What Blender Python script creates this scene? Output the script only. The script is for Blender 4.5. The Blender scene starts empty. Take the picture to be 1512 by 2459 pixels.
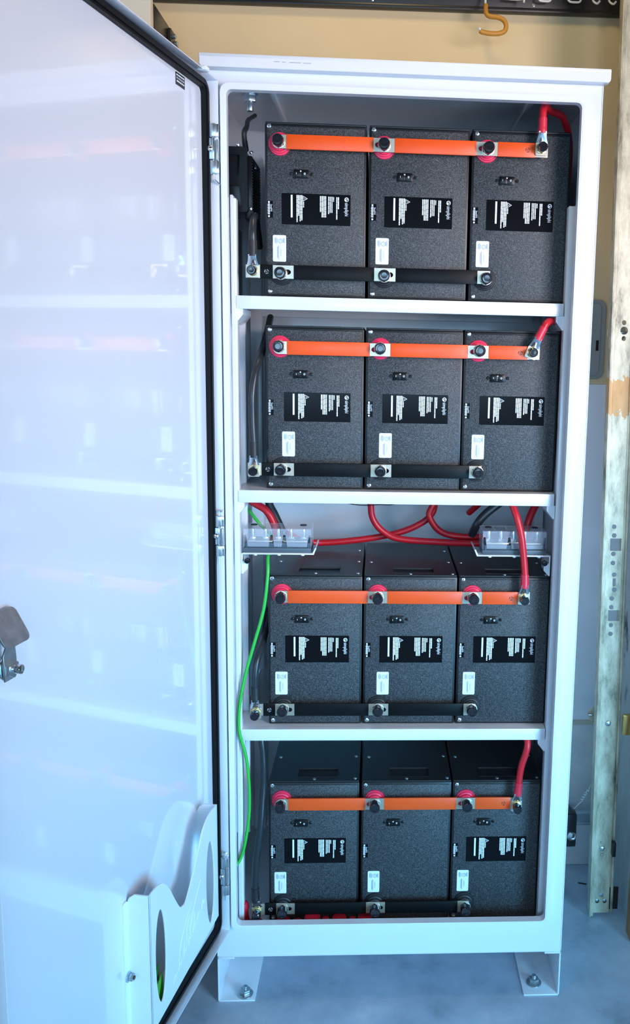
import bpy, bmesh, math, random
from mathutils import Matrix, Vector
random.seed(7)
PI = math.pi
SC = bpy.context.scene
COL = SC.collection

# ---------------------------------------------------------------- camera
cam_d = bpy.data.cameras.new('camera')
cam = bpy.data.objects.new('camera', cam_d)
COL.objects.link(cam)
W_, H_, F_ = 1512.0, 2459.0, 2130.25
pitch, roll, yaw = -.1551, -.0223, -.0584
Rw = Matrix.Rotation(yaw, 4, 'Z') @ Matrix.Rotation(pitch, 4, 'X') @ Matrix.Rotation(roll, 4, 'Y')
cam.matrix_world = Matrix.Translation((.2743, -1.9036, 1.5214)) @ Rw @ Matrix.Rotation(PI/2, 4, 'X')
cam_d.sensor_fit = 'VERTICAL'
cam_d.sensor_height = 24.0
cam_d.lens = F_ * 24.0 / H_
cam_d.shift_x = (W_/2 - 1033.19) / H_
cam_d.shift_y = (1182.875 - H_/2) / H_
cam_d.clip_start = .02
SC.camera = cam

# ---------------------------------------------------------------- colour management, world, daylight
SC.view_settings.view_transform = 'Standard'
SC.view_settings.look = 'None'
SC.view_settings.gamma = 1.0
SC.view_settings.exposure = -1.2
wd = bpy.data.worlds.new('world'); SC.world = wd; wd.use_nodes = True
wd.node_tree.nodes['Background'].inputs[0].default_value = (.70, .82, 1.0, 1)
wd.node_tree.nodes['Background'].inputs[1].default_value = .045

def area(name, loc, look, sx, sy, power, col, spread=PI):
    d = bpy.data.lights.new(name, 'AREA'); d.shape = 'RECTANGLE'; d.size = sx; d.size_y = sy
    d.energy = power; d.color = col; d.spread = spread
    o = bpy.data.objects.new(name, d); COL.objects.link(o)
    o.location = loc
    o.rotation_euler = (Vector(look) - Vector(loc)).to_track_quat('-Z', 'Y').to_euler()
    return o
# daylight through the open garage door on the right: pale sky high, blue shade and driveway low
area('daylight_upper', (1.10, -2.6, 1.72), (0, -2.4, 1.62), 3.2, 1.0, 5, (1.0, .95, .98))
area('daylight_lower', (1.10, -2.6, .60), (0, -2.4, .62), 3.2, 1.1, 17, (.30, .64, 1.0))
# bright driveway and sky seen straight through the opening
area('driveway_sky', (1.95, -2.05, 1.80), (.2, 0, 1.72), .8, 1.2, 27, (1.0, .88, .93), 1.2)
area('driveway_ground', (1.95, -2.05, .62), (.2, 0, .50), .8, 1.1, 31, (.14, .60, 1.0), 1.2)
# daylight spilling in from the rest of the garage behind the photographer
area('garage_daylight', (.25, -4.5, 1.66), (.6, 0, .7), 2.0, .85, 130, (.42, .72, 1.0))
# warm ceiling bulb over the wall
area('ceiling_bulb', (.35, -.35, 3.1), (.35, .4, 2.2), .25, .25, 11, (1.0, .80, .46))

# ---------------------------------------------------------------- materials
def mat(name, col, rough=.5, metal=0.0, coat=0.0, spec=.5, **k):
    m = bpy.data.materials.new(name); m.use_nodes = True
    b = m.node_tree.nodes['Principled BSDF']
    b.inputs['Base Color'].default_value = (*col, 1); b.inputs['Roughness'].default_value = rough
    b.inputs['Metallic'].default_value = metal; b.inputs['Coat Weight'].default_value = coat
    b.inputs['Coat Roughness'].default_value = k.get('coat_rough', .08)
    b.inputs['Specular IOR Level'].default_value = spec
    if 'trans' in k: b.inputs['Transmission Weight'].default_value = k['trans']
    if 'alpha' in k: b.inputs['Alpha'].default_value = k['alpha']
    return m
def nodes(m): return m.node_tree.nodes, m.node_tree.links, m.node_tree.nodes['Principled BSDF']
def noise_mat(name, stops, scale=20, detail=6, rough=.6, metal=0.0, bump=0.0, bump_scale=None, spec=.5, stretch=(1, 1, 1), coat=0.0, nrough=.55):
    m = mat(name, stops[0][1], rough, metal, coat, spec); N, L, b = nodes(m)
    tc = N.new('ShaderNodeTexCoord'); mp = N.new('ShaderNodeMapping'); mp.inputs['Scale'].default_value = stretch
    L.new(tc.outputs['Object'], mp.inputs['Vector'])
    nz = N.new('ShaderNodeTexNoise'); nz.inputs['Scale'].default_value = scale; nz.inputs['Detail'].default_value = detail
    nz.inputs['Roughness'].default_value = nrough
    L.new(mp.outputs[0], nz.inputs['Vector'])
    cr = N.new('ShaderNodeValToRGB'); L.new(nz.outputs['Fac'], cr.inputs['Fac'])
    el = cr.color_ramp.elements
    while len(el) < len(stops): el.new(.5)
    for e, (p, c) in zip(el, stops): e.position = p; e.color = (*c, 1)
    L.new(cr.outputs['Color'], b.inputs['Base Color'])
    if bump:
        bz = nz
        if bump_scale:
            bz = N.new('ShaderNodeTexNoise'); bz.inputs['Scale'].default_value = bump_scale; bz.inputs['Detail'].default_value = 4
            L.new(mp.outputs[0], bz.inputs['Vector'])
        bp = N.new('ShaderNodeBump'); bp.inputs['Strength'].default_value = bump; bp.inputs['Distance'].default_value = .002
        L.new(bz.outputs['Fac'], bp.inputs['Height']); L.new(bp.outputs['Normal'], b.inputs['Normal'])
    return m

M = {}
M['white'] = mat('white_powder_coat', (.83, .85, .90), .30, coat=.35, coat_rough=.12)
M['white_gloss'] = mat('white_gloss_paint', (.80, .83, .90), .22, coat=1.0, coat_rough=.045)
M['white_plastic'] = mat('white_plastic', (.80, .86, .92), .35)
M['speckle'] = noise_mat('textured_black_powder_coat', [(.36, (.006, .007, .009)), (.50, (.026, .030, .034)), (.66, (.135, .150, .158))], 760, 3, .45, bump=.35, spec=.5)
M['case'] = noise_mat('black_case_coat', [(.3, (.007, .008, .009)), (.7, (.016, .018, .020))], 400, 3, .38, bump=.12)
M['black'] = mat('black_plastic', (.007, .0075, .009), .3, spec=.3)
M['black_soft'] = mat('black_rubber', (.014, .015, .018), .5)
M['black_label'] = mat('black_gloss_label', (.005, .0055, .007), .16, spec=.12)
M['cap'] = mat('black_cap', (.012, .013, .018), .18, coat=.5)
M['ink_white'] = mat('white_print', (.86, .90, .92), .5)
M['ink_blue'] = mat('blue_grey_print', (.18, .26, .42), .5)
M['ink_dark'] = mat('dark_print', (.08, .02, .012), .5)
M['ink_grey'] = mat('grey_print', (.45, .47, .5), .5)
M['sticker'] = mat('white_sticker', (.86, .92, .92), .4)
M['orange'] = mat('orange_sleeve', (.93, .098, .010), .38)
M['bar_black'] = mat('black_sleeve', (.006, .007, .008), .38, spec=.14)
M['tin'] = mat('tinned_copper', (.62, .55, .44), .36, metal=.75)
M['steel'] = noise_mat('zinc_steel', [(.3, (.42, .48, .52)), (.7, (.62, .66, .68))], 60, 3, .28, metal=.85)
M['chrome'] = mat('bright_steel', (.75, .78, .80), .18, metal=.95)
M['brass'] = mat('brass_washer', (.85, .62, .22), .25, metal=.9)
M['red_post'] = mat('red_post', (.90, .035, .11), .35)
M['red_cable'] = mat('red_cable', (.62, .012, .024), .36)
M['red_shrink'] = mat('red_heat_shrink', (.72, .03, .06), .3)
M['red_cap'] = mat('red_rubber', (.70, .018, .045), .42)
M['black_cable'] = mat('black_cable', (.022, .026, .032), .32)
M['green'] = mat('green_wire', (.03, .52, .06), .35)
M['clear'] = mat('clear_plastic', (.80, .88, 1.0), .15, alpha=.17)
M['grey_base'] = mat('grey_moulding', (.075, .105, .13), .4)
M['gasket'] = mat('black_foam_gasket', (.005, .0055, .007), .5, spec=.2)
M['galv'] = noise_mat('galvanised_steel', [(.30, (.13, .12, .08)), (.45, (.48, .44, .32)), (.62, (.72, .67, .50))], 28, 8, .45, metal=.25, stretch=(1, 1, .35), nrough=.7)
M['zinc_pale'] = mat('pale_zinc', (.45, .58, .66), .35, metal=.6)
M['rail'] = mat('black_rail', (.012, .011, .012), .35)
M['hook_wire'] = mat('white_wire', (.80, .82, .80), .3)
M['vinyl'] = mat('mustard_vinyl', (.55, .25, .03), .45)
M['book'] = mat('green_paper', (.10, .42, .05), .5)
M['book_dark'] = mat('dark_green_paper', (.03, .16, .02), .5)
M['plate'] = mat('grey_cover', (.28, .32, .32), .22)
M['sensor'] = mat('sensor_black', (.03, .035, .04), .3)
M['cream'] = noise_mat('cream_box', [(.3, (.60, .55, .44)), (.7, (.68, .62, .50))], 6)
M['twig'] = mat('black_scrap', (.015, .015, .018), .6)
M['wall_cream'] = noise_mat('cream_wall_paint', [(.3, (.69, .54, .31)), (.7, (.75, .60, .36))], 2.2, 4, .7, bump=.05, bump_scale=120)
M['wall_skylit'] = noise_mat('pale_wall_skylit', [(.3, (.80, .84, .90)), (.7, (.86, .89, .94))], 3, 4, .6, bump=.05, bump_scale=120)  # wall below the seam: cool skylight partly put into this paler colour
M['foundation'] = noise_mat('concrete_wall', [(.25, (.16, .17, .18)), (.36, (.66, .68, .70)), (.7, (.82, .83, .83))], 9, 10, .8, bump=.5, bump_scale=40, nrough=.65)
M['floor'] = noise_mat('concrete_floor', [(.28, (.26, .34, .42)), (.45, (.44, .54, .66)), (.58, (.52, .62, .74)), (.75, (.70, .79, .88))], 5.5, 12, .55, bump=.18, bump_scale=60, nrough=.62)
M['wood'] = noise_mat('bare_wood', [(.3, (.28, .11, .03)), (.55, (.55, .25, .08)), (.75, (.66, .38, .17))], 9, 8, .6, stretch=(6, 6, .5))
M['trim_paint'] = noise_mat('chipped_trim_paint', [(.36, (.10, .09, .07)), (.42, (.50, .50, .46)), (.7, (.66, .66, .62))], 12, 10, .7, bump=.3, nrough=.7, stretch=(1, 1, .4))
M['ceiling'] = mat('ceiling_paint', (.6, .58, .55), .8)

# rust patch on the track: a stain with a fixed place of its own
def rusty():
    m = M['galv'].copy(); m.name = 'galvanised_rusty'; N, L, b = nodes(m)
    src = b.inputs['Base Color'].links[0].from_socket
    tc = N.new('ShaderNodeTexCoord'); sp = N.new('ShaderNodeSeparateXYZ'); L.new(tc.outputs['Object'], sp.inputs[0])
    a = N.new('ShaderNodeMath'); a.operation = 'SUBTRACT'; a.inputs[1].default_value = 1.425; L.new(sp.outputs['Z'], a.inputs[0])
    a2 = N.new('ShaderNodeMath'); a2.operation = 'ABSOLUTE'; L.new(a.outputs[0], a2.inputs[0])
    nz = N.new('ShaderNodeTexNoise'); nz.inputs['Scale'].default_value = 60; L.new(tc.outputs['Object'], nz.inputs['Vector'])
    a3 = N.new('ShaderNodeMath'); a3.operation = 'MULTIPLY'; a3.inputs[1].default_value = .09; L.new(nz.outputs['Fac'], a3.inputs[0])
    lt = N.new('ShaderNodeMath'); lt.operation = 'LESS_THAN'; L.new(a2.outputs[0], lt.inputs[0]); L.new(a3.outputs[0], lt.inputs[1])
    f = N.new('ShaderNodeMath'); f.operation = 'MULTIPLY'; f.inputs[1].default_value = .8; L.new(lt.outputs[0], f.inputs[0])
    mx = N.new('ShaderNodeMixRGB'); L.new(f.outputs[0], mx.inputs[0]); L.new(src, mx.inputs[1]); mx.inputs[2].default_value = (.52, .24, .05, 1)
    L.new(mx.outputs[0], b.inputs['Base Color'])
    return m
M['galv_rust'] = rusty()

# ---------------------------------------------------------------- mesh helpers
I4 = Matrix.Identity(4)
def T(x, y, z): return Matrix.Translation((x, y, z))
XZ = Matrix.Rotation(PI/2, 4, 'X')           # drawing plane XY -> XZ, normal towards -Y
class MB:
    def __init__(s): s.bm = bmesh.new(); s.mats = []
    def _m(s, m):
        if m is None: return 0
        if m not in s.mats: s.mats.append(m)
        return s.mats.index(m)
    def add(s, bm2, mtx=I4, m=None):
        me = bpy.data.meshes.new('t'); bm2.to_mesh(me); bm2.free(); s.add_mesh(me, mtx, m); return s
    def add_mesh(s, me, mtx=I4, m=None):
        k = len(s.bm.faces); me.transform(mtx)
        if mtx.determinant() < 0: me.flip_normals()
        s.bm.from_mesh(me); bpy.data.meshes.remove(me)
        s.bm.faces.ensure_lookup_table(); i = s._m(m)
        for f in s.bm.faces[k:]: f.material_index = i
        return s
    def box(s, x0, y0, z0, x1, y1, z1, bev=0, m=None, seg=2, mtx=I4):
        b = bmesh.new(); bmesh.ops.create_cube(b, size=1)
        bmesh.ops.transform(b, verts=b.verts, matrix=T((x0+x1)/2, (y0+y1)/2, (z0+z1)/2) @ Matrix.Diagonal((abs(x1-x0), abs(y1-y0), abs(z1-z0), 1)))
        if bev: bmesh.ops.bevel(b, geom=list(b.edges), offset=bev, segments=seg, profile=.5, affect='EDGES')
        return s.add(b, mtx, m)
    def cyl(s, c, axis, r, h, n=24, m=None, r2=None, bev=0, mtx=I4):
        b = bmesh.new(); bmesh.ops.create_cone(b, cap_ends=True, segments=n, radius1=r, radius2=r if r2 is None else r2, depth=h)
        if bev:
            es = [e for e in b.edges if abs(e.verts[0].co.z-e.verts[1].co.z) < 1e-6]
            bmesh.ops.bevel(b, geom=es, offset=bev, segments=2, profile=.5, affect='EDGES')
        q = Vector(axis).normalized().to_track_quat('Z', 'Y').to_matrix().to_4x4()
        return s.add(b, mtx @ T(*c) @ q, m)
    def lathe(s, c, axis, prof, n=32, m=None, mtx=I4):
        b = bmesh.new(); rings = []
        for r, h in prof:
            if r < 1e-6: rings.append([b.verts.new((0, 0, h))])
            else: rings.append([b.verts.new((r*math.cos(2*PI*k/n), r*math.sin(2*PI*k/n), h)) for k in range(n)])
        for A, B in zip(rings, rings[1:]):
            for k in range(n):
                j = (k+1) % n
                if len(A) == 1 and len(B) == 1: continue
                if len(A) == 1: b.faces.new((A[0], B[j], B[k]))
                elif len(B) == 1: b.faces.new((A[k], A[j], B[0]))
                else: b.faces.new((A[k], A[j], B[j], B[k]))
        bmesh.ops.recalc_face_normals(b, faces=b.faces)
        q = Vector(axis).normalized().to_track_quat('Z', 'Y').to_matrix().to_4x4()
        return s.add(b, mtx @ T(*c) @ q, m)
    def tube(s, pts, r, n=14, m=None, smooth=6, caps=True, mtx=I4):
        P = [Vector(p) for p in pts]
        if smooth and len(P) > 2:
            Q = []
            for i in range(len(P)-1):
                p0 = P[i-1] if i else P[0]*2-P[1]; p1 = P[i]; p2 = P[i+1]; p3 = P[i+2] if i+2 < len(P) else P[-1]*2-P[-2]
                for k in range(smooth):
                    t = k/smooth
                    Q.append(.5*((2*p1)+(p2-p0)*t+(2*p0-5*p1+4*p2-p3)*t*t+(3*p1-p0-3*p2+p3)*t**3))
            Q.append(P[-1]); P = Q
        b = bmesh.new(); rings = []
        up = None
        for i, p in enumerate(P):
            t = (P[min(i+1, len(P)-1)]-P[max(i-1, 0)]).normalized()
            if up is None:
                up = t.orthogonal().normalized()
            up = (up - t*up.dot(t)).normalized(); sd = t.cross(up)
            rr = r[min(int(i/(len(P)-1)*(len(r)-1)+.5), len(r)-1)] if isinstance(r, (list, tuple)) else r
            rings.append([b.verts.new(p + (up*math.cos(2*PI*k/n)+sd*math.sin(2*PI*k/n))*rr) for k in range(n)])
        for A, B in zip(rings, rings[1:]):
            for k in range(n): b.faces.new((A[k], A[(k+1) % n], B[(k+1) % n], B[k]))
        if caps: b.faces.new(rings[0][::-1]); b.faces.new(rings[-1])
        bmesh.ops.recalc_face_normals(b, faces=b.faces)
        return s.add(b, mtx, m)
    def plate(s, outer, holes=(), t=.002, mtx=I4, m=None, bev=0):
        """flat sheet drawn in XY (thickness t from z=0 to z=t), with holes; then mtx"""
        cu = bpy.data.curves.new('c', 'CURVE'); cu.dimensions = '2D'; cu.fill_mode = 'BOTH'; cu.extrude = max(t/2-bev, 1e-5)
        cu.bevel_depth = bev; cu.bevel_resolution = 1; cu.offset = -bev
        for poly in [outer, *holes]:
            sp = cu.splines.new('POLY'); sp.points.add(len(poly)-1); sp.use_cyclic_u = True
            for p, q in zip(sp.points, poly): p.co = (q[0], q[1], 0, 1)
        ob = bpy.data.objects.new('c', cu); COL.objects.link(ob)
        dg = bpy.context.evaluated_depsgraph_get()
        me = bpy.data.meshes.new_from_object(ob.evaluated_get(dg))
        bpy.data.objects.remove(ob); bpy.data.curves.remove(cu)
        me.transform(T(0, 0, t/2))
        return s.add_mesh(me, mtx, m)
    def text(s, body, size, mtx=I4, m=None, t=.0002, align='LEFT', squeeze=1.0):
        cu = bpy.data.curves.new('t', 'FONT'); cu.body = body; cu.size = size; cu.extrude = t/2; cu.resolution_u = 3
        cu.align_x = align; cu.align_y = 'CENTER'; cu.space_character = 1.0
        ob = bpy.data.objects.new('t', cu); COL.objects.link(ob)
        dg = bpy.context.evaluated_depsgraph_get()
        me = bpy.data.meshes.new_from_object(ob.evaluated_get(dg))
        bpy.data.objects.remove(ob); bpy.data.curves.remove(cu)
        return s.add_mesh(me, mtx @ Matrix.Diagonal((squeeze, 1, 1, 1)), m)
    def obj(s, name, m=None, parent=None, loc=(0, 0, 0), sharp=35):
        me = bpy.data.meshes.new(name); s.bm.to_mesh(me); s.bm.free()
        if s.mats and m is None:
            for x in s.mats: me.materials.append(x)
        elif s.mats:
            for i, x in enumerate(s.mats): me.materials.append(x)
        else: me.materials.append(m)
        if sharp:
            for p in me.polygons: p.use_smooth = True
            me.set_sharp_from_angle(angle=math.radians(sharp))
        o = bpy.data.objects.new(name, me); COL.objects.link(o); o.location = loc
        if parent is not None: o.parent = parent
        return o
def rrect(x0, y0, x1, y1, r, n=5):
    P = []
    for cx, cy, a in ((x1-r, y1-r, 0), (x0+r, y1-r, PI/2), (x0+r, y0+r, PI), (x1-r, y0+r, 1.5*PI)):
        for k in range(n+1): P.append((cx+r*math.cos(a+k*PI/2/n), cy+r*math.sin(a+k*PI/2/n)))
    return P
def ell(cx, cy, a, b, n=32): return [(cx+a*math.cos(2*PI*k/n), cy+b*math.sin(2*PI*k/n)) for k in range(n)]
def front(x, y, z): return T(x, y, z) @ XZ       # sheet drawn in XY stands up facing -Y, its back at y
def thing(name, label, cat, loc=(0, 0, 0), group=None):
    o = bpy.data.objects.new(name, None); o.empty_display_size = .05; COL.objects.link(o); o.location = loc
    return tag(o, label, cat, group)
def tag(o, label, cat, group=None):
    o['label'] = label; o['category'] = cat
    if group: o['group'] = group
    return o
def structure(o): o['kind'] = 'structure'; return o
def dup(root, loc):
    def cp(o, parent):
        c = o.copy(); COL.objects.link(c)
        if parent is not None: c.parent = parent
        for ch in o.children: cp(ch, c)
        return c
    r = cp(root, None); r.location = loc
    return r
def child(root, name): return [c for c in root.children if c.name.split('.')[0] == name][0]
def drop(root, name):
    for c in [c for c in root.children if c.name.split('.')[0] == name]:
        for g in list(c.children): bpy.data.objects.remove(g)
        bpy.data.objects.remove(c)

# ================================================================ SETTING
b = MB(); b.box(-3.2, -4.6, -.1, 3.2, .75, 0); structure(b.obj('floor', M['floor'], sharp=0))
YW = .555
b = MB(); b.box(-3.2, YW, 1.448, 1.02, YW+.12, 2.9); structure(b.obj('wall_back', M['wall_cream'], sharp=0))
b = MB(); b.box(-3.2, YW+.001, .462, 1.02, YW+.12, 1.4475); structure(b.obj('wall_back_lower', M['wall_skylit'], sharp=0))
b = MB(); b.box(-3.2, YW-.004, 0, 1.02, YW+.12, .45, .004); structure(b.obj('wall_foundation', M['foundation']))
b = MB(); b.box(-3.2, YW-.008, .45, 1.02, YW+.1, .462, .002); structure(b.obj('trim_1', M['cream']))
# right-hand jamb of the garage opening
b = MB(); b.box(.968, .20, 0, 1.02, YW, 2.9, .003); structure(b.obj('wall_right', M['trim_paint']))
b = MB(); b.box(.950, .185, 0, .985, .235, 2.9, .003); structure(b.obj('trim_2', M['wood']))
# ================================================================ CABINET
BX0, BX1 = -.089, .7229            # outer sides
OX0, OX1, OZ0, OZ1 = -.0405, .6769, .2076, 2.0335
ZB, ZT, YB = .116, 2.076, .50
cab = thing('battery_cabinet', 'tall white steel battery cabinet with its door swung open', 'cabinet', (.317, .25, 0))
CO = Vector((-.317, -.25, 0))
def cpart(mb, name, m, parent=None, sharp=35):
    o = mb.obj(name, m, sharp=sharp); o.parent = parent or cab
    if parent is None: o.location = CO
    return o
w = M['white']
b = MB(); t = .002
b.box(BX0, .002, ZB, BX0+t, YB, ZT); b.box(BX1-t, .002, ZB, BX1, YB, ZT)
b.box(BX0, YB-t, ZB, BX1, YB, ZT); b.box(BX0, .002, ZB, BX1, YB, ZB+t); b.box(BX0, .002, ZT-t, BX1, YB, ZT)
b.box(BX0+t, .02, .164, BX1-t, YB-t, .168)          # floor pan
shell = cpart(b, 'body_shell', w)
# front frame with rounded opening and raised rain lip round it
b = MB()
b.plate([(BX0, ZB), (BX1, ZB), (BX1, ZT), (BX0, ZT)], [rrect(OX0-.001, OZ0-.001, OX1+.001, OZ1+.001, .012)], .003, front(0, .006, 0))
ring_o, ring_i = rrect(OX0-.0035, OZ0-.0035, OX1+.0035, OZ1+.0035, .014), rrect(OX0, OZ0, OX1, OZ1, .011)
b.plate(ring_o, [ring_i], .0195, front(0, .005, 0))
b.plate(rrect(OX0-.0125, OZ0-.0125, OX1+.0125, OZ1+.0125, .018), [rrect(OX0-.0030, OZ0-.0030, OX1+.0030, OZ1+.0030, .0135)], .004, front(0, -.011, 0))
b.plate(rrect(OX0-.0125, OZ0-.0125, OX1+.0125, OZ1+.0125, .018), [rrect(OX0-.010, OZ0-.010, OX1+.010, OZ1+.010, .016)], .014, front(0, .001, 0))
cpart(b, 'front_frame', w)
# rain cap
b = MB()
b.plate(rrect(-.0925, 2.0725, .7325, 2.0985, .007), (), .024, front(0, .003, 0), bev=.002)
b.box(-.0925, -.021, 2.090, .7325, YB+.008, 2.0985, .002)
cap = cpart(b, 'top_cap', w)
b = MB()
for x0, x1 in ((.055, .066), (.071, .078), (.085, .108), (.112, .128)):
    b.box(x0, -.0216, 2.0855-(x0-.055)*.01, x1, -.0208, 2.0868-(x0-.055)*.01)
cpart(b, 'scuff_mark', M['ink_grey'], cap)
# feet: folded steel channels bolted to the floor
for x0, x1, bx, by, sgn in ((BX0, -.003, -.028, .02, 1), (.637, BX1, .668, .040, -1)):
    b = MB(); tt = .004
    b.box(x0, .001, 0, x1, .47, tt, .0012)
    ox = x0 if sgn > 0 else x1
    b.box(min(ox, ox+sgn*tt), .001, 0, max(ox, ox+sgn*tt), .47, ZB-.001, .0012)
    b.box(min(ox, ox+sgn*.040), .001, ZB-.005, max(ox, ox+sgn*.040), .47, ZB-.0005, .0012)
    ft = cpart(b, 'foot', w)
    b = MB(); b.cyl((bx, by, .0055), (0, 0, 1), .0185, .003, 28, bev=.0007)
    b.cyl((bx, by, .0125), (0, 0, 1), .0125, .011, 6, bev=.001)
    b.cyl((bx, by, .021), (0, 0, 1), .0058, .010, 14, bev=.0012)
    cpart(b, 'anchor_bolt', M['steel'], ft)
# shelves
for z, xl, xr in ((1.6345, -.0345, .6665), (1.2185, -.0355, .6640), (.6665, -.0405, .6665)):
    b = MB()
    b.box(xl, .030, z-.0275, xr, .0325, z, .001)
    b.box(xl, .031, z-.002, xr, YB-.004, z)
    b.box(xl, .031, z-.0275, xr, .055, z-.0255, .0006)
    b.box(xl, .43, z-.0275, xr, .432, z)
    sh = cpart(b, 'shelf', w)
    for x, s in ((xl, 1), (xr, -1)):
        b = MB(); o = [(0, 0), (.018*s, 0), (.018*s, -.012), (.004*s, -.030), (0, -.030)]
        b.plate([(x-.003*s+p, q) for p, q in (o if s > 0 else o[::-1])], (), .12, front(0, .155, z-.0270))
        cpart(b, 'shelf_clip', w, sh)
# vertical mounting rails inside the jambs
b = MB()
b.box(-.0425, .026, .17, -.0365, .056, 1.838, .0012); b.box(-.0365, .030, .17, -.0305, .056, 1.832, .0012)
cpart(b, 'mounting_rail', w)
b = MB()
b.box(.6835, .026, .17, .688, .054, 1.842, .0012); b.box(.6682, .030, .17, .6835, .054, 1.8375, .0012)
cpart(b, 'mounting_rail', w)
for q in ((-.066, .14, .35, -.030, .156, 1.60), (-.060, .42, .2, -.03, .47, 2.0), (.69, .42, .2, .715, .47, 2.0)):
    b = MB(); b.box(*q, .003); cpart(b, 'inner_post', w)
# roof stiffeners and lifting bolt seen under the roof
for x0, x1 in ((.030, .040), (.585, .597)):
    b = MB(); b.box(x0, .03, ZT-.016, x1, .48, ZT-.002, .002); cpart(b, 'roof_rib', w)
b = MB(); b.cyl((-.015, .14, ZT-.007), (0, 0, 1), .017, .008, 28, bev=.001); b.cyl((-.015, .14, ZT-.018), (0, 0, 1), .0135, .015, 6, bev=.001)
b.cyl((-.015, .14, ZT-.034), (0, 0, 1), .008, .022, 16, bev=.0015)
cpart(b, 'lifting_bolt', M['steel'])
# fuse brackets
for x0, x1, s in ((-.0300, .1300, 1), (.4965, .6640, -1)):
    b = MB(); zt = 1.0745
    b.box(x0, .045, zt-.003, x1, .135, zt, .001)
    e = x1 if s > 0 else x0
    b.plate([(e, zt-.003), (e+.006*s, zt+.012), (e+.003*s, zt+.013), (e-.003*s, zt)][::s], (), .09, front(0, .135, 0))
    o = x0 if s > 0 else x1
    b.plate([(o, zt), (o+.003*s, zt), (o+.003*s, zt-.018), (o+.014*s, zt-.024), (o+.014*s, zt-.035), (o+.003*s, zt-.047), (o, zt-.047)][::s], (), .003, front(0, .05, 0))
    b.box(min(o, o+.003*s), .045, zt-.047, max(o, o+.003*s), .135, zt)
    for k in range(3): b.cyl((x0+.03+k*(x1-x0-.055)/2, .052, zt-.0045), (0, 0, 1), .004, .003, 12)
    fb = cpart(b, 'fuse_bracket', w)
    b = MB(); b.cyl((o+.013*s, .044, zt-.017), (0, 1, 0), .0065, .012, 6, bev=.001)
    cpart(b, 'bracket_bolt', M['black'], fb)
# hinges on the left jamb
def hinge(z0, z1, style):
    b = MB(); h = z1-z0; s = M['steel']; c = M['zinc_pale']
    xa = -.0700; y = -.020
    for za, zb in ((z0, z0+h*.27), (z0+h*.73, z1)):
        b.box(xa, y-.004, za, xa+.0095, y+.012, zb, .002, s)
        b.cyl((xa-.0005, y+.002, (za+zb)/2), (0, 0, 1), .0042, zb-za, 14, c)
        b.box(xa+.009, y-.002, za+.001, xa+.0145, y+.016, zb-.001, .0008, M['chrome'])
    b.box(xa-.0075, y-.002, z0+h*.29, xa+.0035, y+.006, z0+h*.71, .0012, c)
    b.box(xa+.002, y-.005, z0+h*.285, xa+.0065, y+.012, z0+h*.715, .0012, M['chrome'])
    b.box(xa+.010, y-.003, z0+h*.27, xa+.0125, y+.012, z0+h*.69, .0008, s)
    hg = cpart(b, 'hinge', s)
    b = MB(); zc = z0+h*.5
    b.lathe((xa-.0025, y-.002, zc), (0, -1, 0), [(.0065, 0), (.0065, .0012), (.0048, .003), (.002, .0038), (0, .0039)], 20, M['chrome'])
    b.box(xa-.0055, y-.0062, zc-.0005, xa+.0005, y-.0055, zc+.0005, 0, M['ink_dark'])
    cpart(b, 'hinge_screw', M['chrome'], hg)
    b = MB()
    if style == 0: b.tube([(xa+.004, y, z1), (xa+.004, y, z0-.002), (xa+.007, y, z0-.012), (xa+.016, y+.002, z0-.020)], .0016, 8)
    elif style == 1: b.tube([(xa+.004, y, z0-.016), (xa+.004, y, z1), (xa+.009, y, z1+.010), (xa+.012, y, z1+.012), (xa+.012, y, z1+.006)], .0016, 8)
    else: b.tube([(xa+.004, y, z0-.012), (xa+.004, y, z1+.004), (xa+.012, y, z1+.008)], .0016, 8)
    cpart(b, 'hinge_pin', M['chrome'], hg)
hinge(1.869, 1.966, 0); hinge(1.082, 1.170, 1); hinge(.288, .381, 2)

# ---------------------------------------------------------------- door (local frame: x along the door from the hinge, y towards its inner face)
TH = .20
door_mtx = Matrix.Translation(Vector((-.0841, -.0064, 0)) + CO) @ Matrix.Rotation(-PI/2-TH, 4, 'Z')
DZ0, DZ1, DW = .1943, 2.0503, .805
def dpart(mb, name, m, parent):
    o = mb.obj(name, m)
    if parent is cab: o.parent = cab; o.matrix_local = door_mtx
    else: o.parent = parent
    return o
b = MB()
b.box(0, -.0022, DZ0, DW, 0, DZ1)                                  # sheet
for s0, s1, z0, z1 in ((0, .0018, DZ0, DZ1), (DW-.0018, DW, DZ0, DZ1), (0, DW, DZ1-.0018, DZ1), (0, DW, DZ0, DZ0+.0018)):
    b.box(s0, -.0022, z0, s1, .028, z1, .0006)
b.box(.0, .0262, DZ0, .0, .028, DZ1)
door = dpart(b, 'door', M['white_gloss'], cab)
b = MB()
g0, g1 = .0035, .0205
b.plate(rrect(g0, DZ0+g0, DW-g0, DZ1-g0, .022, 6), [rrect(g1, DZ0+g1, DW-g1, DZ1-g1, .012, 6)], .010, Matrix(((1, 0, 0, 0), (0, 0, 1, 0), (0, 1, 0, 0), (0, 0, 0, 1))))
b.plate(rrect(g0+.005, DZ0+g0+.005, DW-g0-.005, DZ1-g0-.005, .020, 6), [rrect(g1-.005, DZ0+g1-.005, DW-g1+.005, DZ1-g1+.005, .013, 6)], .013, Matrix(((1, 0, 0, 0), (0, 0, 1, 0), (0, 1, 0, 0), (0, 0, 0, 1))))
dpart(b, 'gasket', M['gasket'], door)
DM = Matrix(((1, 0, 0, 0), (0, 0, 1, 0), (0, 1, 0, 0), (0, 0, 0, 1)))   # sheet XY -> door s,z ; thickness towards +y
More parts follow.
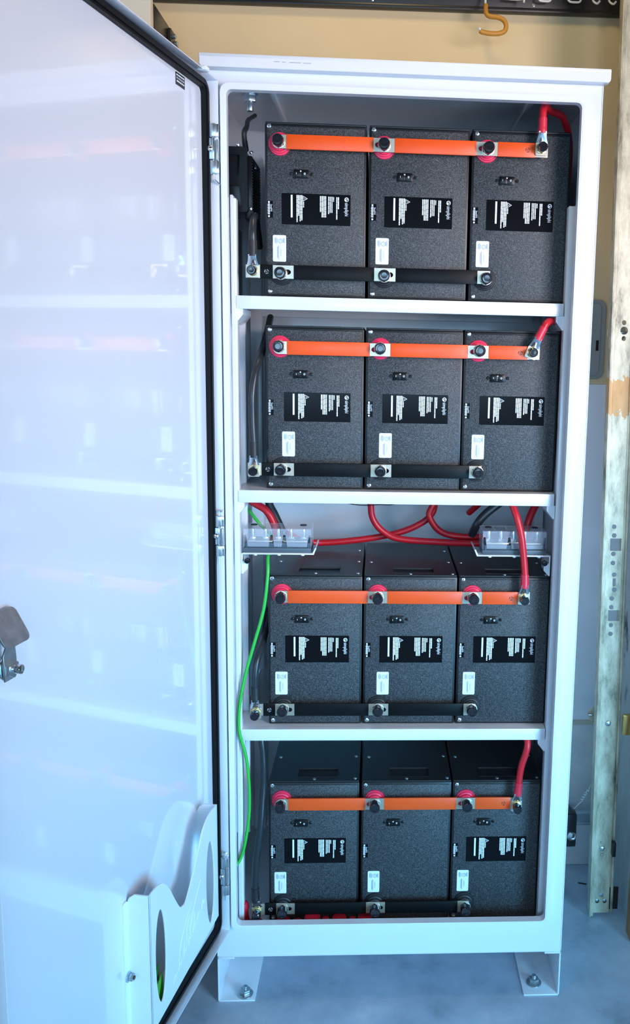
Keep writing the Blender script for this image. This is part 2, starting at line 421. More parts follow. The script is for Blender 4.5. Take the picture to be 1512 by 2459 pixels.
# rating label
b = MB(); b.box(.098, 0, 2.0045, .138, .0006, 2.0265, m=M['black_label'])
for k in range(3):
    zz = 2.0225-.0055*k
    for q in range(5): b.box(.101+q*.007, .0006, zz-.0014, .106+q*.007+random.random()*.002, .0009, zz+.0012, m=M['ink_white'] if k != 1 else M['ink_grey'])
dpart(b, 'rating_label', M['black_label'], door)
# small plastic clip on the top edge
b = MB(); b.box(.055, .014, DZ1-.003, .075, .034, DZ1+.006, .003); dpart(b, 'edge_clip', M['white_plastic'], door)
# quarter-turn cam latch
b = MB()
b.cyl((.716, .010, 1.100), (0, 1, 0), .015, .020, 24, M['steel'], bev=.002)
b.cyl((.716, .023, 1.100), (0, 1, 0), .017, .003, 24, M['chrome'], bev=.0007)
b.cyl((.716, .030, 1.100), (0, 1, 0), .0125, .008, 6, M['steel'], bev=.001)
b.cyl((.716, .038, 1.100), (0, 1, 0), .0065, .014, 16, M['chrome'], bev=.001)
b.plate([(.705, 1.085), (.728, 1.085), (.730, 1.120), (.722, 1.132), (.704, 1.130), (.702, 1.110)], (), .003, DM @ T(0, 0, .026), M['steel'], bev=.0006)
b.plate(rrect(.672, 1.127, .728, 1.178, .010), (), .0035, T(.0, .030, 0) @ T(.70, 0, 1.127) @ Matrix.Rotation(.5, 4, 'X') @ T(-.70, 0, -1.127) @ DM, M['steel'], bev=.001)
for v in b.bm.verts: v.co.x += .044
dpart(b, 'cam_latch', M['steel'], door)
# document pocket with wavy front and two oval windows
def smooth_poly(P, k=6):
    Q = []
    for i in range(len(P)-1):
        p0 = P[max(i-1, 0)]; p1 = P[i]; p2 = P[i+1]; p3 = P[min(i+2, len(P)-1)]
        for j in range(k):
            t = j/k
            Q.append(tuple(.5*(2*p1[a]+(p2[a]-p0[a])*t+(2*p0[a]-5*p1[a]+4*p2[a]-p3[a])*t*t+(3*p1[a]-p0[a]-3*p2[a]+p3[a])*t**3) for a in (0, 1)))
    Q.append(P[-1]); return Q
wave = smooth_poly([(.4245, .5568), (.4016, .5572), (.370, .5485), (.3444, .5226), (.3207, .4851), (.300, .4550), (.285, .4475), (.270, .4485), (.2434, .4736), (.2105, .5125), (.1832, .5480), (.1497, .5645), (.1075, .5650)])
PH, PZ = .045, .284
b = MB()
b.plate([(.1075, PZ+.022), (.4245, PZ)] + wave, [ell(.384, .411, .0215, .093)[::-1], ell(.149, .411, .0215, .093)[::-1]], .003, DM @ T(0, 0, PH-.003), bev=.0007)
b.plate([(.0, PZ), (PH, PZ), (PH, .5565), (.016, .5565), (.006, .549), (0, .535)], (), .003, Matrix(((0, 0, 1, .4215), (1, 0, 0, 0), (0, 1, 0, 0), (0, 0, 0, 1))))
b.plate([(.0, PZ+.022), (PH, PZ+.022), (PH, .5645), (.016, .5645), (.006, .557), (0, .545)], (), .003, Matrix(((0, 0, 1, .1075), (1, 0, 0, 0), (0, 1, 0, 0), (0, 0, 0, 1))))
b.plate([(.1075, PZ+.022), (.4245, PZ), (.4245, PZ+.003), (.1075, PZ+.025)], (), PH-.001, DM)
b.plate(rrect(.4245, PZ, .441, .545, .006), (), .003, DM)
pocket = dpart(b, 'document_pocket', M['white_plastic'], door)
b = MB()
b.cyl((.431, .0045, .398), (0, 1, 0), .0095, .003, 20, M['zinc_pale'], bev=.0007)
b.cyl((.431, .010, .398), (0, 1, 0), .0072, .008, 6, M['steel'], bev=.001)
b.cyl((.431, .0145, .398), (0, 1, 0), .0036, .003, 12, M['ink_dark'])
dpart(b, 'pocket_bolt', M['steel'], door)
# moulded scrawl on the pocket face
b = MB(); yy = PH+.0003
def scr(pts, r=.00045): b.tube([(s, yy, z) for s, z in pts], r, 6, smooth=5)
for k in range(7):
    s = .335-k*.023
    scr([(s, .315+k*.0112), (s-.006, .331+k*.0112), (s-.010, .321+k*.0112), (s-.015, .329+k*.0112), (s-.022, .320+k*.0112)])
scr([(.31, .345), (.30, .372), (.285, .372), (.288, .353), (.303, .352), (.30, .375), (.27, .41), (.245, .43)])
scr([(.268, .352), (.272, .385), (.25, .41), (.235, .40), (.238, .375), (.255, .365), (.25, .39), (.22, .43), (.20, .45)])
dpart(b, 'moulded_script', M['white_plastic'], door)

# booklet standing in the pocket
b = MB()
b.plate([(.350, .291), (.413, .289), (.413, .405), (.350, .425)], (), .004, DM @ T(0, 0, .012), M['book'])
b.plate([(.356, .291), (.413, .289), (.413, .330), (.380, .356), (.356, .372)], (), .0015, DM @ T(0, 0, .024), M['book_dark'])
b.plate([(.352, .291), (.392, .290), (.378, .345), (.358, .356)], (), .0015, DM @ T(0, 0, .032), M['book'])
bk = b.obj('booklet', M['book']); bk.matrix_world = Matrix.Translation((-.0841, -.0064, 0)) @ Matrix.Rotation(-PI/2-TH, 4, 'Z')
tag(bk, 'green booklet tucked in the white wavy pocket on the open door', 'booklet')

# ================================================================ BATTERIES
BW, BH, BD, YF = .2125, .356, .343, .060
HALF = BW/2
def battery():
    r = thing('battery', 'x', 'battery', (0, 0, 0), 'black batteries in the cabinet')
    o0 = Vector((-HALF, -BD/2, 0))            # local corner: front left bottom
    def P(mb, name, m=None, parent=None, sharp=35):
        o = mb.obj(name, m, sharp=sharp)
        if parent is None: o.parent = r; o.location = o0
        else: o.parent = parent
        return o
    # case: box with a recessed hand slot in its lid
    b = MB()
    b.box(0, 0, 0, BW, BD, BH-.004, .0025)
    b.plate(rrect(.0006, .0006, BW-.0006, BD-.0006, .003), [[(.066, .022), (.160, .022), (.160, .066), (.066, .066)][::-1]], .004, T(0, 0, BH-.004), bev=.0008)
    b.box(.064, .020, BH-.0006, .162, .0225, BH+.0008); b.box(.064, .066, BH-.0006, .162, .0682, BH+.0008)
    b.box(.064, .020, BH-.0006, .0662, .068, BH+.0008); b.box(.160, .020, BH-.0006, .162, .068, BH+.0008)
    P(b, 'case', M['case'])
    b = MB(); b.box(.0045, -.0018, .004, BW-.0045, .001, BH-.009, .0012)
    P(b, 'front_panel', M['speckle'])
    for x, z in ((.0095, .3468), (.0100, .0098)):
        b = MB(); b.lathe((x, -.0018, z), (0, -1, 0), [(.0048, 0), (.0045, .0012), (.0026, .0018), (.0016, .0009), (0, .0008)], 18)
        P(b, 'panel_screw', M['chrome'])
    for x, y in ((.1065, .011), (.2025, .013), (.2015, .129), (.200, .250), (.0155, .125)):
        b = MB(); b.lathe((x, y, BH), (0, 0, 1), [(.0042, 0), (.004, .001), (.0022, .0016), (0, .0017)], 14)
        P(b, 'lid_screw', M['steel'])
    # terminals
    for nm, x, z, m in (('positive_terminal', .0315, .3110, M['red_post']), ('negative_terminal', .0350, .0458, M['black_soft'])):
        b = MB(); b.lathe((x, -.0015, z), (0, -1, 0), [(.0235, 0), (.0235, .003), (.0220, .0048), (.0205, .005), (.0200, .008), (.0180, .0098), (.0165, .010), (.0160, .0150), (.0135, .017), (0, .017)], 40, m)
        tm = P(b, nm, m)
        b = MB()
        b.cyl((x, -.0250, z), (0, -1, 0), .0136, .0016, 28, M['tin'], bev=.0004)
        b.cyl((x, -.0290, z), (0, -1, 0), .0130, .006, 6, M['cap'], bev=.001)
        b.lathe((x, -.0300, z), (0, -1, 0), [(.0119, 0), (.0121, .013), (.0116, .0165), (.0098, .0186), (.0068, .0188), (.0060, .0174), (0, .0172)], 28, M['cap'])
        P(b, 'terminal_cap_nut', M['cap'], tm)
    # rocker switch
    b = MB(); b.box(.0600, -.006, .2437, .0922, 0, .2611, .0012)
    b.box(.0620, -.0085, .2455, .0765, -.004, .2593, .0010); b.box(.0760, -.0070, .2455, .0902, -.004, .2593, .0010)
    sw = P(b, 'rocker_switch', M['black'])
    b = MB(); b.box(.0660, -.0088, .2508, .0668, -.0084, .2545)
    b.box(.0742, -.0090, .2558, .0768, -.0066, .2583)
    b.plate(ell(.0838, .2525, .0019, .0022, 14), [ell(.0838, .2525, .0010, .0012, 14)[::-1]], .0003, front(0, -.0070, 0))
    P(b, 'switch_marking', M['ink_white'], sw, sharp=0)
    for x in (.0547, .0980):
        b = MB(); b.lathe((x, -.0015, .2528), (0, -1, 0), [(.0035, 0), (.0034, .0015), (.0018, .0024), (0, .0022)], 14)
        P(b, 'switch_screw', M['black'], sw)
    # warning label, lettering reads downwards
    LX, LZ, LW, LHh = .0346, .2131, .1451, .0637
    b = MB(); b.plate(rrect(LX, LZ-LHh, LX+LW, LZ, .0008), (), .0004, front(0, -.0017, 0))
    lab = P(b, 'warning_label', M['black_label'])
    b = MB(); kx, kz = LW/1043, LHh/485; yl = -.0022
    rnd = random.Random(3)
    def line(x0, x1, z0, z1):
        z = z0
        while z < z1:
            e = min(z1, z+rnd.uniform(40, 95))
            b.box(LX+(x0-222)*kx, yl-.00015, LZ-(e-125)*kz, LX+(x1-222)*kx, yl+.0001, LZ-(z-125)*kz); z = e+5
    b.box(LX+(360-222)*kx, yl-.00015, LZ-(500-125)*kz, LX+(388-222)*kx, yl+.0001, LZ-(150-125)*kz)
    for a in ((446, 464, 150, 570), (470, 487, 150, 470), (494, 511, 150, 556), (518, 536, 150, 540), (545, 560, 250, 340),
              (801, 818, 155, 405), (827, 845, 155, 485), (853, 870, 155, 485), (878, 895, 155, 485), (925, 940, 160, 430), (950, 965, 160, 415),
              (976, 990, 160, 410), (1000, 1014, 165, 236), (1048, 1065, 165, 518), (1073, 1090, 165, 350)): line(*a)
    def lp(x, z): return (LX+(x-222)*kx, LZ-(z-125)*kz)
    b.plate([lp(543, 160), lp(543, 246), lp(616, 203)], [[lp(551, 172), lp(603, 203), lp(551, 234)]], .0003, front(0, yl, 0))
    b.plate([lp(585, 200), lp(572, 203), lp(573, 196), lp(558, 206), lp(571, 208), lp(570, 213)][::-1], (), .0003, front(0, yl, 0))
    cx, cz = lp(1204, 200)
    b.plate(ell(cx, cz, .0046, .0046, 28), [ell(cx, cz-.0004, .0033, .0033, 24)[::-1]], .0003, front(0, yl, 0))
    b.plate([lp(1172, 195), lp(1232, 195), lp(1232, 204), lp(1172, 204)][::-1], (), .0003, front(0, yl, 0))
    b.plate([lp(1172, 204), lp(1204, 204), lp(1204, 225), lp(1185, 230)][::-1], (), .0003, front(0, yl, 0))
    x, z = lp(1206, 248)
    b.text('simpliphi', .0112, front(0, yl, 0) @ T(x-.0003, z, 0) @ Matrix.Rotation(-PI/2, 4, 'Z'), squeeze=.70)
    P(b, 'label_lettering', M['ink_white'], lab, sharp=0)
    # serial label
    b = MB(); b.box(.0046, -.0022, .1622, .0164, -.0012, .1964); ser = P(b, 'serial_label', M['black_label'], sharp=0)
    b = MB(); z = .1958
    b.box(.0065, -.0026, .1632, .0100, -.0021, .1666); b.box(.0065, -.0026, .1920, .0100, -.0021, .1956)
    for k in range(13): b.box(.0060-(.0006 if k % 3 else 0), -.0026, .1688+k*.00175, .0104, -.0021, .1698+k*.00175)
    b.text('SimpliPHI', .0056, front(0, -.0023, 0) @ T(.0130, .1895, 0) @ Matrix.Rotation(-PI/2, 4, 'Z'), squeeze=.68)
    P(b, 'serial_print', M['ink_white'], ser, sharp=0)
    # certification sticker
    SX, SZ = .0160, .1268
    b = MB(); b.plate(rrect(SX, SZ-.0548, SX+.0280, SZ, .0028), (), .0005, front(0, -.0017, 0)); st = P(b, 'certification_sticker', M['sticker'])
    b = MB(); yl = -.0023
    b.plate(ell(SX+.0165, SZ-.0122, .0048, .0048, 26), [ell(SX+.0165, SZ-.0122, .0040, .0040, 26)[::-1]], .0002, front(0, yl, 0))
    b.text('ETL', .0052, front(0, yl, 0) @ T(SX+.0165, SZ-.0122, 0) @ Matrix.Rotation(-PI/2, 4, 'Z'), align='CENTER', squeeze=.7)
    for x0, za, zb in ((.0235, .006, .017), (.0215, .007, .016), (.0085, .007, .0165), (.0060, .005, .018), (.0040, .006, .016), (.0112, .022, .050), (.0092, .024, .047)):
        z = za
        while z < zb:
            e = min(zb, z+.0011); b.box(SX+x0, yl-.0002, SZ-e, SX+x0+.0013, yl+.0002, SZ-z); z = e+.0004
    b.text('CONFORMS TO', .0030, front(0, yl, 0) @ T(SX+.0168, SZ-.0265, 0) @ Matrix.Rotation(-PI/2, 4, 'Z'), squeeze=.8)
    P(b, 'sticker_print', M['ink_blue'], st, sharp=0)
    return r
ROWS = [(1.6368, (.0256, .2436, .4610)), (1.2190, (.0247, .2410, .4553)), (.6670, (.0265, .2425, .4583)), (.1684, (.0243, .2420, .4575))]
STK = [(0, 0, -.0015), (.0190, .0155, .0070), (-.0005, .0155, -.0005), (-.0027, .0010, .0)]
rown = ['top shelf', 'second shelf', 'third shelf', 'cabinet floor']
coln = ['leftmost', 'middle', 'rightmost']
B0 = battery()
for r_, (z, xs) in enumerate(ROWS):
    for c_, x in enumerate(xs):
        loc = (x+HALF, YF+BD/2, z)
        if r_ == 0 and c_ == 0: B = B0; B.location = loc
        else: B = dup(B0, loc)
        B['label'] = f'{coln[c_]} black battery with black warning label on the {rown[r_]} of the cabinet'
        if r_ == 3: B['label'] = f'{coln[c_]} black battery with a black warning label in the bottom row, red caps before it' if c_ == 0 else f'{coln[c_]} black battery with black warning label in the bottom row of the cabinet'
        if r_ == 3 and c_ == 1: B['label'] = 'middle black battery of the bottom row, the only one without a black warning label'
        s = child(B, 'certification_sticker'); s.location.x += STK[r_][c_]
        l = child(B, 'warning_label'); l.location.x += (.0002, .0042, .0035, .0020)[r_]+(0, -.0015, -.001)[c_]
drop([o for o in SC.objects if o.get('label', '').startswith('middle black battery of the bottom row')][0], 'warning_label')

# ================================================================ BUS BARS
def busbar(name, label, group, z, y0, segs, plates, m, stamp_x, stamp_m, slots):
    r = thing(name, label, 'bus bar', (.3, y0, z), group)
    def P(mb, nm, mm): o = mb.obj(nm, mm); o.parent = r; o.location = (-.3, 0, 0); return o
    for x0, x1 in segs:
        b = MB(); b.box(x0, -.0023, -.0147, x1, .0022, .0147, .0010); sl = P(b, 'sleeve', m)
        if x0 < stamp_x < x1:
            b = MB()
            for a in range(3):
                arc = [(stamp_x+.0048*math.cos(t), .0048*math.sin(t)) for t in [a*2.1+.3*k for k in range(6)]]
                arc += [(stamp_x+.0032*math.cos(t), .0032*math.sin(t)) for t in [a*2.1+.3*k for k in range(5, -1, -1)]]
                b.plate(arc, (), .0003, front(0, -.0022, 0))
            b.plate(ell(stamp_x, 0, .0012, .0012, 12), (), .0003, front(0, -.0022, 0))
            o = b.obj('stamped_mark', stamp_m, sharp=0); o.parent = sl
    for x0, x1, rl in plates:
        b = MB()
        if rl == 'r':    # rounded left end
            out = [(x1, -.0135), (x1, .0135)] + [(x0+.0135+.0135*math.cos(t), .0135*math.sin(t)) for t in [PI/2+PI*k/10 for k in range(11)]]
        else: out = [(x0, -.0137), (x1, -.0137), (x1, .0137), (x0, .0137)]
        hs = [ell(sx, 0, .0065, .0052, 18)[::-1] for sx in slots if x0+.006 < sx < x1-.006]
        b.plate(out, hs, .003, front(0, .0015, 0), bev=.0003)
        P(b, 'contact_plate', M['tin'])
    return r
YBAR = .0375
for i, z in enumerate((1.9487, 1.5275, .9770, .4785)):
    q = .0 if i in (0,) else 0
    xs = ROWS[i][1]; d = [xs[k]+.0315 for k in range(3)]
    segs = [(.0725, d[1]-.0222), (d[1]+.0215, d[2]-.0245), (d[2]+.0200, .5925)]
    busbar('positive_bus_bar', f'long orange sleeved bus bar across the batteries on the {rown[i]}', 'orange bus bars', z, YBAR, segs,
           [(d[0]-.0135, .0730, 'r'), (d[1]-.0225, d[1]+.0220, ''), (d[2]-.0250, d[2]+.0205, ''), (.5920, .6187, '')], M['orange'], .576, M['ink_dark'],
           [d[1]-.0125, d[2]-.0135])
for i, z in enumerate((1.6855, 1.2645, .7110, .2138)):
    xs = ROWS[i][1]; d = [xs[k]+.0350 for k in range(3)]
    segs = [(.0170, .0440), (.0873, d[1]-.0210), (d[1]+.0240, d[2]-.0180)]
    busbar('negative_bus_bar', f'long black sleeved bus bar across the batteries on the {rown[i]}', 'black bus bars', z, YBAR, segs,
           [(-.0130, .0175, ''), (.0435, .0878, ''), (d[1]-.0215, d[1]+.0245, ''), (d[2]-.0185, d[2]+.0090, '')], M['bar_black'], .0310, M['ink_grey'],
           [d[0]+.0145, d[1]+.0125])

# ================================================================ CABLES
def lugged(name, label, group, cat, x, z, path, shrink_n, r, m, ms, up=(0, 0, 1), tilt=0.0, r_shrink=None):
    """cable ending in a crimped lug bolted on a bar end at (x, z); the path starts at the lug barrel"""
    root = thing(name, label, cat, (x, YBAR, z), group)
    def P(mb, nm, mm, parent=None):
        o = mb.obj(nm, mm); o.parent = parent or root
        if parent is None: o.location = (-x, -YBAR, -z)
        return o
    pts = [Vector(p) for p in path]
    b = MB(); b.tube(pts, r, 16, smooth=8); cb = P(b, 'cable_jacket', m)
    b = MB(); sp = [pts[0]+(pts[0]-pts[1])*.02] + pts[1:shrink_n+1]
    b.tube(sp, [r*1.22, r*1.24, r*1.18, r*1.16], 18, smooth=6)
    P(b, 'heat_shrink', ms)
    # lug: flat palm, tapered shoulder, barrel
    b = MB(); R = T(x, 0, z) @ Matrix.Rotation(tilt, 4, 'Y')
    yl = YBAR-.0055
    b.plate(rrect(-.0130, -.0140, .0125, .0120, .003), (), .0035, R @ front(0, yl+.0035, 0), M['tin'], bev=.0005)
    bb = bmesh.new(); rows = []
    for zz, hw, y0, y1 in ((.0110, .0125, yl, yl+.0035), (.0200, .0095, yl-.003, yl+.005), (.0270, .0085, yl-.007, yl+.007), (.0330, .0082, yl-.008, yl+.008)):
        rows.append([bb.verts.new(v) for v in ((-hw, y0+.001, zz), (-hw*.6, y0, zz), (hw*.6, y0, zz), (hw, y0+.001, zz), (hw, y1-.001, zz), (hw*.6, y1, zz), (-hw*.6, y1, zz), (-hw, y1-.001, zz))])
    for A, Bq in zip(rows, rows[1:]):
        for k in range(8): bb.faces.new((A[k], A[(k+1) % 8], Bq[(k+1) % 8], Bq[k]))
    bb.faces.new(rows[-1]); bb.faces.new(rows[0][::-1]); bmesh.ops.recalc_face_normals(bb, faces=bb.faces)
    b.add(bb, R, M['chrome'])
    P(b, 'lug', M['tin'])
    b = MB()
    b.cyl((x, yl-.0015, z), (0, -1, 0), .0110, .003, 26, M['brass'], bev=.0006)
    b.cyl((x, yl-.0060, z), (0, -1, 0), .0108, .007, 6, M['cap'], bev=.0008)
    b.lathe((x, yl-.009, z), (0, -1, 0), [(.0100, 0), (.0102, .009), (.0096, .0125), (.0078, .014), (.0054, .014), (.0048, .013), (0, .0128)], 26, M['cap'])
    P(b, 'lug_cap_nut', M['cap'])
    return root, cb
yc = YBAR-.0055
rp = [
 (.6045, 1.9520, 0, [(.6047, yc, 1.982), (.6050, yc, 1.993), (.6050, yc, 2.013), (.6060, yc+.004, 2.030), (.6130, yc+.02, 2.041), (.630, yc+.05, 2.040), (.665, .11, 2.030), (.694, .18, 1.97), (.700, .28, 1.80)]),
 (.6015, 1.5290, .35, [(.6125, yc, 1.556), (.6170, yc, 1.566), (.6255, yc, 1.583), (.6330, yc+.004, 1.5940), (.6450, yc+.022, 1.598), (.665, .085, 1.594), (.685, .16, 1.57), (.695, .25, 1.45)]),
 (.6043, .9770, .03, [(.6050, yc, 1.0030), (.6055, yc, 1.014), (.6050, yc, 1.034), (.6030, yc, 1.055), (.6000, yc, 1.080), (.5930, yc, 1.125), (.5800, yc+.008, 1.172), (.566, .07, 1.200), (.545, .16, 1.20), (.50, .28, 1.13)]),
 (.6069, .4740, .02, [(.6080, yc, .5020), (.6090, yc, .512), (.6100, yc, .533), (.6145, yc, .572), (.6230, yc, .603), (.6275, yc+.003, .628), (.6235, yc+.02, .643), (.615, .10, .636), (.64, .2, .60)])]
desc = ['red cable bolted to the top orange bar, arching under the cabinet roof', 'red cable bolted to the orange bar on the second shelf, leaning right',
        'red cable hanging in front of the clear fuse block at right', 'red cable bolted to the lowest orange bar, curving up under the bottom shelf']
for i, (x, z, tl, p) in enumerate(rp):
    lugged('positive_cable', desc[i], 'red battery cables', 'cable', x, z, p, 2, .0078, M['red_cable'], M['red_shrink'], tilt=tl)
np_ = [
 (.0023, 1.6860, [(.0025, yc, 1.716), (.0027, yc, 1.727), (.0028, yc, 1.748), (.0024, yc+.003, 1.772), (.0015, .060, 1.800), (-.002, .12, 1.80), (-.012, .25, 1.76)]),
 (.0013, 1.2620, [(.0014, yc, 1.291), (.0013, yc, 1.302), (.0010, yc, 1.325), (-.0012, yc, 1.380), (-.0005, yc, 1.430), (.0055, yc+.012, 1.478), (.012, .075, 1.51), (.013, .16, 1.55), (.006, .30, 1.60)]),
 (.0003, .7050, [(.0000, yc, .734), (-.0003, yc, .745), (-.0008, yc, .768), (.0002, yc, .803), (.0050, yc+.012, .835), (.012, .08, .86), (.012, .2, .90)]),
 (-.0005, .2095, [(-.0030, yc, .238), (-.0040, yc, .249), (-.0046, yc, .272), (-.0015, yc, .340), (.0085, yc+.006, .425), (.0130, .055, .510), (.0130, .060, .580), (.0065, .075, .640), (.0, .16, .644)])]
desc = ['short black cable with its lug at the left end of the top black bar', 'long bowed black cable left of the batteries on the second shelf',
        'black cable with printed jacket left of the batteries on the third shelf', 'black cable curving down the left side of the bottom bay']
for i, (x, z, p) in enumerate(np_):
    root, cb = lugged('negative_cable', desc[i], 'black battery cables', 'cable', x, z, p, 2, .0080, M['black_cable'], M['black_soft'])
def wire(name, label, cat, pts, r, m, group=None, n=14, sm=8):
    b = MB(); b.tube(pts, r, n, smooth=sm); o = b.obj(name, m); return tag(o, label, cat, group)
wire('ground_wire', 'bright green ground wire running down the left jamb past two shelves', 'wire',
     [(-.06, .30, 1.155), (-.045, .2, 1.16), (-.022, .15, 1.145), (.0, .14, 1.12), (.024, .15, 1.09), (.0272, .06, 1.066), (.0292, .036, 1.0267), (.0203, .030, .9499), (-.0005, .026, .8721), (-.0195, .022, .8033), (-.0330, .020, .7339),
      (-.0360, .020, .6738), (-.0293, .022, .6385), (-.0205, .024, .5979), (-.0150, .026, .5313), (-.0160, .026, .4589), (-.0245, .024, .3964), (-.0335, .020, .3596), (-.0460, .013, .3376)], .0036, M['green'], n=12)
wire('jumper_cable', 'thick red cable running right from the left fuse block', 'cable',
     [(.05, .22, 1.085), (.1029, .31, 1.043), (.2127, .318, 1.048), (.3177, .322, 1.0661), (.3805, .325, 1.0915), (.4115, .328, 1.1208), (.4162, .33, 1.16), (.415, .34, 1.196)], .0082, M['red_cable'], 'red cables behind the fuse blocks')
wire('jumper_cable', 'thick red cable making the wide U loop above the third shelf', 'cable',
     [(.2535, .27, 1.195), (.2538, .275, 1.1489), (.2594, .278, 1.1121), (.2838, .28, 1.0805), (.3279, .28, 1.0607), (.4329, .275, 1.0545), (.5327, .24, 1.060), (.58, .16, 1.085)], .0082, M['red_cable'], 'red cables behind the fuse blocks')
wire('jumper_cable', 'thick red cable curling down to the right fuse block from the loop top', 'cable',
     [(.416, .305, 1.195), (.4109, .302, 1.1475), (.4011, .300, 1.1175), (.4251, .298, 1.0813), (.4658, .296, 1.0664), (.535, .285, 1.0672), (.60, .24, 1.085)], .0082, M['red_cable'], 'red cables behind the fuse blocks')
wire('stub_cable', 'dark red cable dropping behind the left fuse block', 'cable', [(-.050, .17, 1.19), (-.020, .16, 1.170), (.012, .15, 1.152), (.030, .15, 1.12), (.035, .15, 1.09)], .0085, M['red_cable'])
wire('stub_cable', 'black cable dropping behind the left fuse block', 'cable', [(.020, .20, 1.20), (.014, .19, 1.165), (.028, .185, 1.135), (.045, .18, 1.10), (.05, .18, 1.085)], .0095, M['black_cable'])
wire('stub_cable', 'black cable slanting down behind the right fuse block', 'cable', [(.605, .19, 1.20), (.568, .185, 1.175), (.53, .18, 1.145), (.51, .18, 1.12), (.50, .2, 1.09)], .0100, M['black_cable'])
wire('stub_cable', 'dark red cable slanting behind the right end of the right fuse block', 'cable', [(.668, .19, 1.20), (.648, .18, 1.165), (.632, .17, 1.13), (.625, .165, 1.09)], .0090, M['red_cable'])
wire('thin_wire', 'thin black wire sagging under the second shelf', 'wire', [(.185, .040, 1.194), (.215, .040, 1.1885), (.245, .040, 1.1865), (.275, .040, 1.1885), (.300, .040, 1.1885), (.325, .040, 1.194)], .0010, M['black'], n=8)

# ================================================================ FUSE BLOCKS
def fuse_block(x0, x1, label):
    r = thing('fuse_block', label, 'fuse block', ((x0+x1)/2, .085, 1.0745), 'clear covered fuse blocks')
    L_ = x1-x0
    def P(mb, nm, m=None, parent=None):
        o = mb.obj(nm, m); o.parent = parent or r
        if parent is None: o.location = (-L_/2, 0, 0)
        return o
    y0, y1 = -.034, .034
    b = MB(); b.box(0, y0, 0, L_, y1, .011, .0015); b.box(.003, y0+.003, .010, L_-.003, y1-.003, .022, .0015)
    for x in (.006, L_*.5, L_-.008): b.box(x, y0+.001, .010, x+.003, y0+.004, .0215, .0005)
    P(b, 'base', M['grey_base'])
    b = MB()
    b.box(.010, y0+.010, .021, L_*.42, y1-.01, .025, .0005); b.box(L_*.58, y0+.010, .021, L_-.010, y1-.01, .025, .0005)
    b.box(L_*.40, y0+.014, .0235, L_*.6, y1-.016, .0255, .0005)
    P(b, 'conductor', M['tin'])
    for k in range(5):
        x = L_*(.12+.19*k)
        b = MB(); b.cyl((x, -.008, .0285), (0, 0, 1), .0068, .006, 6, bev=.0006); b.cyl((x, -.008, .0245), (0, 0, 1), .0085, .0018, 20)
        b.cyl((x, -.008, .039), (0, 0, 1), .0036, .022, 14, bev=.0006)
        P(b, 'stud', M['chrome'])
    # clear cover: tray-shaped lid with three drop-down windows
    b = MB()
    b.box(.001, y0+.002, .052, L_-.001, y1, .0545, .001)
    b.box(.001, y0, .040, L_-.001, y0+.002, .0535, .0008)
    for xa, xb in ((.006, L_*.40), (L_*.43, L_*.59), (L_*.62, L_-.005)):
        b.plate([(xa+.004, .014), (xb-.004, .014), (xb, .041), (xa, .041)], (), .002, front(0, y0, 0), bev=.0005)
    b.box(0, y0, .012, .002, y1, .054, .0006); b.box(L_-.002, y0, .012, L_, y1, .054, .0006)
    for x in (L_*.22, L_*.42, L_*.61): b.box(x-.0008, y0+.002, .046, x+.0008, y1, .0525)
    P(b, 'clear_cover', M['clear'])
    for x in (L_*.12, L_*.86):
        b = MB(); b.cyl((x, .012, .0548), (0, 0, 1), .0075, .002, 22); P(b, 'cover_plug', M['black'])
    return r
fuse_block(-.0265, .1240, 'clear covered fuse block on the left bracket above the third shelf')
fuse_block(.5090, .6550, 'clear covered fuse block on the right bracket, red cable crossing it')

# ================================================================ FAN UNIT on the left inner wall
fan = thing('vent_fan', 'black ventilation fan screwed to the left inner wall of the top bay', 'fan', (-.087, .15, 1.88))
def FP(mb, nm, m): o = mb.obj(nm, m); o.parent = fan; o.location = (.087, -.15, -1.88); return o
b = MB()
b.box(-.0865, .090, 1.815, -.020, .205, 1.944, .003)
FP(b, 'housing', M['black'])
b = MB(); b.plate(rrect(-.086, 1.813, -.0145, 1.946, .004), [[(-.080, 1.885), (-.080, 1.930), (-.030, 1.930), (-.033, 1.888)], [(-.080, 1.826), (-.080, 1.868), (-.032, 1.866), (-.028, 1.826)]], .004, front(0, .088, 0))
FP(b, 'flange', M['black'])
b = MB(); b.box(-.024, .10, 1.80, -.006, .22, 1.932, .004)
for k in range(22): b.box(-.0075, .10, 1.805+k*.0057, -.0048, .22, 1.8075+k*.0057)
FP(b, 'grille', M['black'])
for y, z, x in ((.086, 1.950, -.034), (.10, 1.938, -.008), (.12, 1.910, -.002), (.10, 1.822, -.010)):
    b = MB(); b.cyl((x, y, z), (.5, -1, 0), .0035, .008, 6, bev=.0006); FP(b, 'fan_screw', M['chrome'])
b = MB(); b.tube([(-.022, .12, 1.945), (-.023, .10, 1.975), (-.020, .12, 1.995), (-.024, .17, 2.02), (-.02, .25, 2.05)], [.006, .0055, .005, .0045], 10); FP(b, 'fan_lead', M['black_soft'])
b = MB(); b.box(-.060, .16, .60, -.0655, .30, 1.80, .003)
o = b.obj('wiring_duct', M['black']); tag(o, 'black upright wiring duct along the left inner wall', 'duct')

